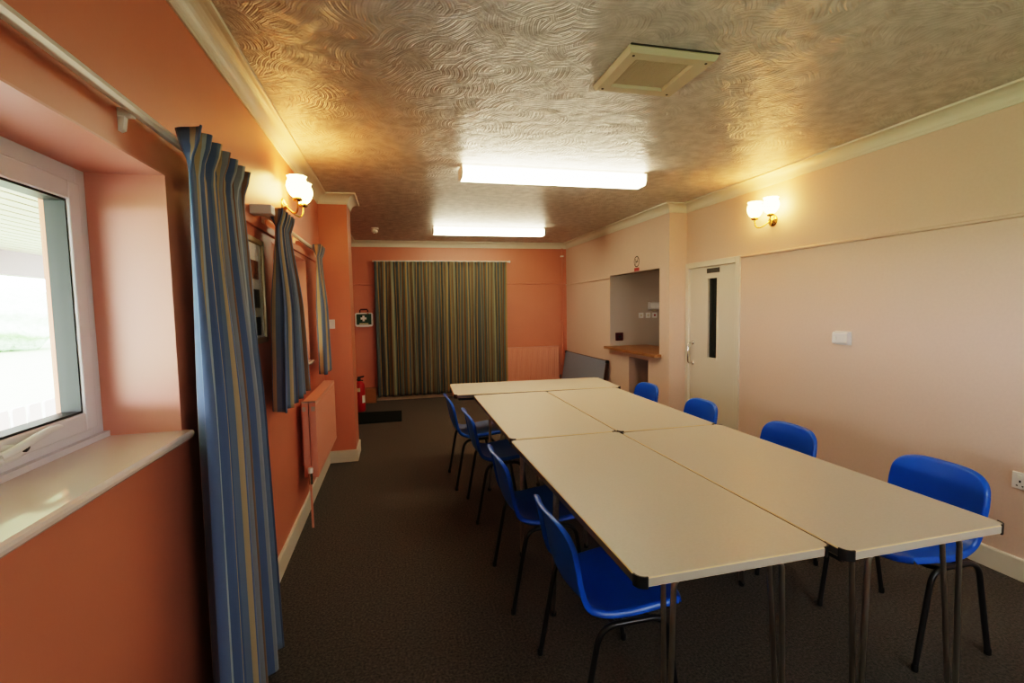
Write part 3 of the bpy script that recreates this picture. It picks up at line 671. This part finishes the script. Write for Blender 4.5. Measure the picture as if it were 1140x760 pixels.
# ------------------------------------------------------------------ wall lights
def sconce(wx, sgn, yc, zc, label):
    t = thing('wall_light', label, 'wall light', (wx, yc, zc), 0, 'brass wall lights')
    mb = MB().lathe([(.05, 0), (.05, sgn * .006), (.04, sgn * .014), (.018, sgn * .02), (.012, sgn * .03)], (wx, yc, zc - .06), 24, 'x'); obj('backplate', mb, M['brass'], t, True)
    for dy in (-.09, .09):
        X = wx + sgn * .105
        path = []
        p0, p3 = Vector((wx + sgn * .02, yc + dy * .15, zc - .06)), Vector((X, yc + dy, zc - .045))
        p1, p2 = Vector((wx + sgn * .08, yc + dy * .5, zc - .13)), Vector((X, yc + dy, zc - .13))
        for k in range(13):
            q = k / 12; path.append(p0 * (1 - q) ** 3 + p1 * 3 * q * (1 - q) ** 2 + p2 * 3 * q * q * (1 - q) + p3 * q ** 3)
        a = obj('arm', MB().tube(path, .0055, 10), M['brass'], t, True)
        obj('cup', MB().lathe([(.010, -.045), (.026, -.04), (.03, -.03), (.02, -.022), (.02, -.01)], (X, yc + dy, zc), 20), M['brass'], a, True)
        # fluted tulip glass shade
        prof = [(.024, -.018), (.040, -.006), (.054, .018), (.060, .045), (.056, .070), (.048, .086), (.050, .098), (.056, .106)]
        sh = MB(); n = 36; vs = []
        for i, (r, h) in enumerate(prof):
            for k in range(n):
                an = 2 * PI * k / n; rr = r * (1 + .05 * math.cos(9 * an) * min(1, i / 3))
                vs.append((X + rr * math.cos(an), yc + dy + rr * math.sin(an), zc + h))
        sh.add(vs, [(i * n + k, i * n + (k + 1) % n, (i + 1) * n + (k + 1) % n, (i + 1) * n + k) for i in range(len(prof) - 1) for k in range(n)], 0, True)
        s = obj('shade', sh, M['shade_glow'], t, True, solid=.003)
        obj('bulb', MB().lathe([(.012, -.01), (.016, .02), (.018, .04), (.010, .065), (.0001, .075)], (X, yc + dy, zc), 16), M['bulb'], s, True)
M['bulb'] = emis('lit_bulb', (1, .66, .28), 60)
sconce(L, 1, 3.36, 2.175, 'brass wall light with two lit glass shades above the far window')
sconce(W, -1, 3.50, 2.20, 'brass wall light with two lit glass shades on the pink wall')

# ------------------------------------------------------------------ small wall fittings
t = thing('light_switch', 'white light switch on the pier beside the short curtain', 'switch', (-.60, PY0, 1.285))
obj('plate', MB().box((-.645, PY0, 1.285), (-.56, PY0 - .010, 1.37)), M['white_plastic'], t, True, bevel=.003)
obj('rocker', MB().box((-.612, PY0 - .010, 1.31), (-.593, PY0 - .015, 1.345)), M['white_print'], t, True, bevel=.002)
t = thing('wall_hanging_peg', 'small white peg on the far part of the window wall', 'peg', (L, 7.6, 1.95))
obj('peg', MB().lathe([(.03, 0), (.03, .012), (.02, .016), (.022, .035), (.0001, .038)], (L, 7.6, 1.95), 16, 'x'), M['white_plastic'], t, True)
t = thing('thermostat', 'small white thermostat on the pink wall', 'thermostat', (W, 2.81, 1.15))
obj('case', MB().prism([(W, 1.15), (W - .03, 1.153), (W - .036, 1.165), (W - .036, 1.225), (W - .03, 1.238), (W, 1.24)], 2.75, 2.87, 'y'), M['white_plastic'], t, True, bevel=.003)
obj('wall_mount', MB().box((W, 2.745, 1.146), (W - .004, 2.875, 1.244)), M['white_print'], t, True)
obj('dial', MB().box((W - .036, 2.835, 1.18), (W - .0385, 2.86, 1.205)), M['white_print'], t, True)
t = thing('wall_socket', 'white double power socket low on the pink wall', 'socket', (W, 1.74, .48))
obj('plate', MB().box((W, 1.655, .475), (W - .011, 1.80, .562)), M['white_plastic'], t, True, bevel=.003)
for y in (1.69, 1.765):
    obj('rocker', MB().box((W - .011, y - .009, .53), (W - .016, y + .009, .55)), M['white_print'], t, True, bevel=.002)
    s3 = MB(); s3.box((W - .011, y - .004, .51), (W - .0115, y + .004, .522)); s3.box((W - .011, y - .016, .49), (W - .0115, y - .008, .496)); s3.box((W - .011, y + .008, .49), (W - .0115, y + .016, .496))
    obj('pin_holes', s3, M['gasket'], t, True)

# first aid box
t = thing('first_aid_box', 'green first aid case with white cross hung beside the wide curtain', 'first aid box', (-.485, YB, 1.2))
x0, x1, z0, z1 = -.618, -.352, 1.195, 1.408
obj('shell', MB().prism([(x0 + .02, z0), (x1 - .02, z0), (x1, z0 + .02), (x1, z1 - .02), (x1 - .02, z1), (x0 + .02, z1), (x0, z1 - .02), (x0, z0 + .02)], YB - .10, YB, 'y'), M['white_plastic'], t, True, bevel=.006)
obj('wall_mount', MB().box((x0 + .06, YB - .012, z0 - .012), (x1 - .06, YB - .001, z0 + .06)), M['steel'], t, True)
dr = obj('lid', MB().box((x0 + .022, YB - .108, z0 + .03), (x1 - .022, YB - .10, z1 - .016)), M['green'], t, True, bevel=.004)
cx_, cz_ = -.49, 1.322; cr = MB(); cr.box((cx_ - .044, YB - .1095, cz_ - .016), (cx_ + .044, YB - .108, cz_ + .016)); cr.box((cx_ - .016, YB - .1095, cz_ - .044), (cx_ + .016, YB - .108, cz_ + .044)); obj('cross', cr, M['white_print'], dr, True)
obj('caption', MB().box((-.555, YB - .1095, 1.232), (-.42, YB - .108, 1.248)), M['cream_label'], dr, True)
obj('carry_handle', MB().tube([(-.545, YB - .05, 1.40), (-.545, YB - .05, 1.445), (-.53, YB - .05, 1.462), (-.44, YB - .05, 1.462), (-.425, YB - .05, 1.445), (-.425, YB - .05, 1.40)], .011, 10), M['red_dark'], t, True)
for xx in (-.425,): obj('latch', MB().box((xx - .012, YB - .112, 1.39), (xx + .012, YB - .10, 1.42)), M['chrome'], t, True)

# fire extinguisher
ex, ey = -.545, 7.22
t = thing('fire_extinguisher', 'red fire extinguisher standing on the carpet behind the pier', 'fire extinguisher', (ex, ey, 0))
obj('cylinder', MB().lathe([(.07, 0), (.078, .012), (.080, .03), (.080, .36), (.074, .395), (.055, .42), (.03, .435), (.022, .44)], (ex, ey, 0), 28), M['red'], t, True)
v = MB(); v.lathe([(.022, .44), (.026, .445), (.026, .475), (.018, .48)], (ex, ey, 0), 16); v.prism([(ex - .02, .475), (ex + .06, .49), (ex + .075, .505), (ex + .07, .515), (ex - .02, .50)], ey - .012, ey + .012, 'y'); v.prism([(ex - .02, .45), (ex + .055, .44), (ex + .06, .452), (ex - .02, .465)], ey - .01, ey + .01, 'y')
obj('valve', v, M['black_plastic'], t, True)
hp = [(ex - .02, ey - .01, .46), (ex - .06, ey - .03, .46), (ex - .085, ey - .05, .42), (ex - .075, ey - .06, .34), (ex - .06, ey - .07, .26), (ex - .05, ey - .075, .16)]
obj('hose', MB().tube(hp, [.009, .009, .009, .009, .010, .014], 10), M['black_plastic'], t, True)
def wrap(z0, z1, a0, a1, r=.0808):
    n = 10; rows = [[(ex + r * math.cos(a0 + (a1 - a0) * k / n), ey + r * math.sin(a0 + (a1 - a0) * k / n), z) for k in range(n + 1)] for z in (z0, z1)]
    return MB().grid(rows)
obj('instruction_label', wrap(.13, .24, -1.05, -.35), M['white_print'], t, True)
obj('band_label', wrap(.295, .35, -2.0, -1.35), M['cream_label'], t, True)
t = thing('wooden_block', 'low brown wooden block behind the fire extinguisher', 'block', (-.5, 7.85, 0))
obj('block', MB().box((L + .0, YB - .035, .0), (-.34, YB - .20, .20)), M['card'], t, True, bevel=.006)
obj('lid', MB().box((L + .0, YB - .03, .20), (-.335, YB - .205, .225)), M['card'], t, True, bevel=.004)
o = obj('door_mat', MB().prism([(-.60, 6.40), (.03, 6.40), (.035, 7.03), (-.595, 7.08)], .0, .014, 'z'), M['mat_dark'], bevel=.004); tag(o, 'dark bristle door mat on the carpet beyond the pier', 'mat')

# ------------------------------------------------------------------ tables
def rounded(hx, hy, r, n=5):
    pts = []
    for cx, cy, a in ((hx - r, hy - r, 0), (-hx + r, hy - r, PI / 2), (-hx + r, -hy + r, PI), (hx - r, -hy + r, 3 * PI / 2)):
        for k in range(n + 1):
            q = a + PI / 2 * k / n; pts.append((cx + r * math.cos(q), cy + r * math.sin(q)))
    return pts
def make_table(label, loc, rz, lx, ly, legs_y=(.05, .3), inset=.13):
    """folding table, long along local y; legs_y: how far the leg frames stand in from the -y and +y ends"""
    t = thing('folding_table', label, 'table', loc, rz, 'beige folding tables pushed together')
    hx, hy = lx / 2, ly / 2; z0, z1 = .733, .76
    top = MB(); pts = rounded(hx, hy, .028); n = len(pts)
    vs = [(*p, z1) for p in pts]; top.add(vs, [tuple(range(n))], 0); top.add([(*p, z0) for p in pts], [tuple(range(n - 1, -1, -1))], 1)
    top.add([(*p, z0) for p in pts] + vs, [(i, (i + 1) % n, n + (i + 1) % n, n + i) for i in range(n)], 1, False)
    tt = obj('tabletop', top, [M['laminate'], M['laminate_edge'], M['edge_dark'], M['bevel_cream']], t, weld=True)
    for p in tt.data.polygons:
        if abs(p.normal.x) > .9: p.material_index = 2
    bv = tt.modifiers.new('Bevel', 'BEVEL'); bv.width = .0028; bv.segments = 1; bv.limit_method = 'ANGLE'; bv.angle_limit = math.radians(60); bv.material = 3
    for sx, sy in ((1, 1), (-1, 1), (-1, -1), (1, -1)):
        out, inn = [], []
        cx, cy, r = sx * (hx - .028), sy * (hy - .028), .028
        a0 = math.atan2(sy, sx) - PI / 4
        seq = [(cx + .012 * (-0) , cy)]
        rim_o = [(cx + (r + .0016) * math.cos(a0 + PI / 2 * k / 8), cy + (r + .0016) * math.sin(a0 + PI / 2 * k / 8)) for k in range(9)]
        rim_i = [(cx + (r - .003) * math.cos(a0 + PI / 2 * k / 8), cy + (r - .003) * math.sin(a0 + PI / 2 * k / 8)) for k in range(9)]
        obj('corner_cap', MB().prism(rim_o + rim_i[::-1], z0 - .003, z1 + .002, 'z'), M['black_plastic'], t)
    ap = MB()
    for sx in (-1, 1): ap.box((sx * (hx - .02), -hy + .035, z0 - .022), (sx * (hx - .032), hy - .035, z0))
    obj('side_rail', ap, M['black_metal'], t)
    for sy, ins in ((-1, legs_y[0]), (1, legs_y[1])):
        for sx in (-1, 1):
            x, y = sx * (hx - inset), sy * (hy - ins); foot = (x + sx * .018, y + sy * .0, 0.012)
            b = .035; zt = z0 - .010
            path = [foot, (x, y, zt - b)] + [(x - sx * b * (1 - math.cos(PI / 2 * k / 5)), y, zt - b + b * math.sin(PI / 2 * k / 5)) for k in range(1, 6)] + [(0, y, zt)]
            mb = MB().tube(path, .008, 12)
            mb.tube([(foot[0], foot[1] - sy * .012, .012), (x, y - sy * .052, z0)], .0075, 12)
            lg = obj('leg', mb, M['steel'], t)
            obj('foot', MB().lathe([(.013, 0), (.015, .004), (.013, .022), (.009, .026)], (foot[0], foot[1] - sy * .006, 0), 14), M['black_plastic'], lg)
    return t
def place_table(label, cx, cy, rz, lx, ly, **k): return make_table(label, (cx, cy, 0), math.radians(rz), lx, ly, **k)
place_table('beige folding table in the near row, closest to the window wall', .8755, 1.762, .7, .612, 1.348, legs_y=(.045, .33))
place_table('beige folding table in the near row, on the pink wall side', 1.4985, 1.735, .8, .622, 1.356, legs_y=(.045, .33))
place_table('beige folding table in the middle row, closest to the window wall', .876, 3.124, -.5, .604, 1.350, legs_y=(.21, .07), inset=.12)
place_table('beige folding table in the middle row, on the pink wall side', 1.489, 3.107, -.5, .610, 1.358, legs_y=(.21, .07))
place_table('beige folding table set crosswise at the far end of the rows', 1.162, 4.124, -92.9, .585, 1.43, legs_y=(.45, .12))

# folded table leaning on the servery wall
t = thing('folded_table', 'blue grey folded table leaning against the wall by the corner', 'table', (2.8, 7.1, 0))
ang = math.atan2(.11, .68)
def lean(p):   # p: (y, height up the board, depth out from wall side) -> world
    y, h, dd = p; bx, bz = 2.742, .006
    return (bx + math.sin(ang) * h - math.cos(ang) * dd, y, bz + math.cos(ang) * h + math.sin(ang) * dd)
def lean_box(a, b, mi=0):
    mb = MB().box(a, b, mi); mb.v = [lean(p) for p in mb.v]; return mb
obj('tabletop', lean_box((6.245, .0, 0), (7.90, .685, .022)), M['table_back'], t, True, bevel=.004)
ed = lean_box((6.23, .0, -.018), (6.245, .69, .022)); e2 = lean_box((6.245, .685, -.018), (7.90, .692, .022)); ed.add(e2.v, e2.f); obj('edging', ed, M['dark_wood_edge'], t, True)
for yy in (6.236, 7.885):
    obj('corner_cap', lean_box((yy - .012, .655, -.012), (yy + .02, .697, .028)), M['black_plastic'], t, True, bevel=.004)
obj('folded_leg', lean_box((6.36, .1, -.03), (7.8, .12, -.004)), M['steel'], t, True)

# ------------------------------------------------------------------ chairs
def make_chair(label, loc, rz):
    t = thing('stacking_chair', label, 'chair', loc, rz, 'blue plastic stacking chairs round the tables')
    # side profile of the moulded shell (x forward, z up), front lip to top of back
    key = [(.222, .424), (.205, .434), (.16, .438), (.09, .431), (.02, .423), (-.05, .418), (-.105, .422), (-.145, .438), (-.170, .468), (-.184, .51), (-.193, .56), (-.202, .61), (-.212, .66), (-.221, .695), (-.226, .714), (-.229, .727)]
    # resample with Catmull-Rom
    prof = []
    for i in range(len(key) - 1):
        p0, p1, p2, p3 = (Vector(key[max(0, min(len(key) - 1, i + d))]) for d in (-1, 0, 1, 2))
        for k in range(3):
            q = k / 3; prof.append(.5 * ((2 * p1) + (p2 - p0) * q + (2 * p0 - 5 * p1 + 4 * p2 - p3) * q * q + (3 * p1 - p0 - 3 * p2 + p3) * q ** 3))
    prof.append(Vector(key[-1])); n = len(prof)
    acc = [0]
    for i in range(1, n): acc.append(acc[-1] + (prof[i] - prof[i - 1]).length)
    T = acc[-1]
    def width(q):
        pts = [(0, .194), (.12, .204), (.30, .201), (.42, .191), (.52, .187), (.62, .190), (.82, .193), (1, .185)]
        for (a, wa), (b, wb) in zip(pts, pts[1:]):
            if a <= q <= b: return wa + (wb - wa) * (q - a) / (b - a)
        return pts[-1][1]
    def at(d):                      # point, tangent and sitter-side normal at arc length d
        d = max(0, min(T, d)); i = 0
        while i < n - 2 and acc[i + 1] < d: i += 1
        f = (d - acc[i]) / max(1e-9, acc[i + 1] - acc[i]); p = prof[i].lerp(prof[i + 1], f)
        tg = (prof[min(i + 2, n - 1)] - prof[max(i - 1, 0)]).normalized(); return p, tg, Vector((tg.y, -tg.x))
    us = [-1, -.985, -.95, -.89, -.8, -.66, -.45, -.22, 0, .22, .45, .66, .8, .89, .95, .985, 1]
    rf, rt = .07, .13               # depth of the rounded front and top zones
    ds = [rf * k / 5 for k in range(5)] + [rf + (T - rf - rt) * k / 22 for k in range(22)] + [T - rt + rt * k / 8 for k in range(9)]
    def row(d, down=0.0, tang=0.0):
        def P(u, side=0.0, off=0.0):
            a = abs(u)
            if d > T - rt: dd = T - rt + (d - T + rt) * (1 - .62 * (1 - math.sqrt(max(0, 1 - a ** 4.2))))
            elif d < rf: dd = rf - (rf - d) * (1 - .55 * a ** 4)
            else: dd = d
            p, tg, nn = at(dd); q = dd / T; back = max(0, min(1, (q - .42) / .2)); dish = (.010 * (1 - back) + .028 * back) * u * u
            sl = 0.0
            if d >= T: sl = .62 * rt * 4.2 * a ** 3.2 / (2 * math.sqrt(max(1e-6, 1 - a ** 4.2))) / .185
            elif d <= 0: sl = .55 * rf * 4 * a ** 3 / .2
            ct = 1 / math.sqrt(1 + sl * sl); side += math.copysign(abs(tang) * sl * ct, u) if tang else 0
            c = p + nn * (dish + off - down) + tg * tang * ct
            return (c.x, width(q) * u + side, c.y)
        k = max(0.0, 1 - down / .0205)
        m = 0.0 if tang else 1.0; k = 0.0 if tang else 1.0
        return [P(-1, -.011 * m, -.021 * k), P(-1, -.009 * m, -.010 * k), P(-1, -.004 * m, -.002 * k)] + [P(u) for u in us] + [P(1, .004 * m, -.002 * k), P(1, .009 * m, -.010 * k), P(1, .011 * m, -.021 * k)]
    rows = [row(0, .020, -.011), row(0, .009, -.009), row(0, .002, -.004)] + [row(d) for d in ds] + [row(T, .002, .004), row(T, .009, .009), row(T, .020, .011)]
    mb = MB(); mb.grid(rows)
    obj('seat_shell', mb, M['blue'], t, solid=.005, sub=1)
    for sy in (-1, 1):
        Y = sy * .224
        mid = (.0, Y, .404)
        def half(fx, fy, sx):
            b = [(fx, sy * fy, .008)]
            top = (sx * .125 if sx > 0 else -.115, Y, .398)
            v = Vector(top) - Vector(b[0]); 
            corner = Vector(top)
            a = Vector(b[0]) + v * .86; e = Vector((corner.x - sx * .055, Y, .404))
            pts = [b[0], tuple(a)]
            for k in range(1, 7):
                q = k / 6; c = a * (1 - q) ** 2 + corner * 2 * q * (1 - q) + e * q * q; pts.append(tuple(c))
            pts.append(mid); return pts
        for (fx, fy, sx) in ((.188, .220, 1), (-.190, .224, -1)):
            lg = obj('leg', MB().tube(half(fx, fy, sx), .0105, 12), M['black_metal'], t)
            obj('foot_cap', MB().lathe([(.011, 0), (.0125, .003), (.012, .024), (.0105, .028)], (fx, sy * fy, 0), 14), M['black_plastic'], lg)
    for xx in (-.055, .075):
        obj('crossbar', MB().tube([(xx, -.224, .402), (xx, -.17, .385), (xx, 0, .382), (xx, .17, .385), (xx, .224, .402)], .009, 10), M['black_metal'], t)
    return t
lab = 'blue plastic chair on the window side, '
LCH = [(.732, 1.642, 0, lab + 'at the near corner'), (.686, 2.38, 0, lab + 'at the joint of near and middle tables'), (.680, 3.38, 0, lab + 'beside the middle table'), (.612, 4.03, 1, lab + 'at the crosswise table')]
rlab = 'blue plastic chair along the pink wall, '
RCH = [(2.128, 1.622, 180, rlab + 'nearest the double socket'), (2.03, 2.365, 180, rlab + 'second from the socket'), (2.005, 3.18, 178, rlab + 'in front of the white door'), (2.015, 4.005, 180, rlab + 'below the serving hatch')]
first = None
for x, y, a, l in LCH + RCH:
    if first is None: first = make_chair(l, (x, y, 0), math.radians(a))
    else: dup(first, (x, y, 0), math.radians(a), l)

# ------------------------------------------------------------------ light and camera
w = bpy.data.worlds.new('World'); scene.world = w; w.use_nodes = True
bg = w.node_tree.nodes['Background']; bg.inputs[0].default_value = (.92, .96, 1, 1); bg.inputs[1].default_value = 26.0
for i, wn in enumerate((W1, WN2)):
    la = bpy.data.lights.new('window_daylight_portal', 'AREA'); la.shape = 'RECTANGLE'; la.size = wn[1] - wn[0]; la.size_y = wn[3] - wn[2]
    la.cycles.is_portal = True
    lo_ = bpy.data.objects.new('window_daylight_portal', la); COL.objects.link(lo_)
    lo_.location = (-.97, (wn[0] + wn[1]) / 2, (wn[2] + wn[3]) / 2)
    lo_.rotation_euler = Matrix(((0, 0, -1), (1, 0, 0), (0, -1, 0))).to_euler()   # faces +x, into the room

la = bpy.data.lights.new('window_daylight_portal', 'AREA'); la.shape = 'RECTANGLE'; la.size = FW[1] - FW[0]; la.size_y = FW[3] - FW[2]; la.cycles.is_portal = True
lo_ = bpy.data.objects.new('window_daylight_portal', la); COL.objects.link(lo_); lo_.location = ((FW[0] + FW[1]) / 2, YF - .14, (FW[2] + FW[3]) / 2); lo_.rotation_euler = (PI / 2, 0, PI)   # faces +y

cam = bpy.data.cameras.new('camera'); co = bpy.data.objects.new('camera', cam); COL.objects.link(co); scene.camera = co
cam.sensor_width = 36; cam.lens = 540.12 / 1140 * 36; cam.clip_start = .05; cam.clip_end = 300
yaw, pitch, roll = .2337, .0706, -.0179
cy, sy = math.cos(yaw), math.sin(yaw); cpn, sp = math.cos(pitch), math.sin(pitch)
F = Vector((sy * cpn, cy * cpn, -sp)); R0 = Vector((cy, -sy, 0)); U0 = R0.cross(F)
R = R0 * math.cos(roll) + U0 * math.sin(roll); U = U0 * math.cos(roll) - R0 * math.sin(roll)
mw = Matrix.Identity(4)
for i in range(3): mw[i][0], mw[i][1], mw[i][2] = R[i], U[i], -F[i]
mw[0][3], mw[1][3], mw[2][3] = 0, 0, 1.4563
co.matrix_world = mw

scene.view_settings.view_transform = 'Filmic'
scene.view_settings.look = 'High Contrast'
scene.view_settings.exposure = 0.28
scene.cycles.use_denoising = True
scene.cycles.max_bounces = 10; scene.cycles.diffuse_bounces = 6; scene.cycles.transparent_max_bounces = 12
scene.cycles.sample_clamp_indirect = 6
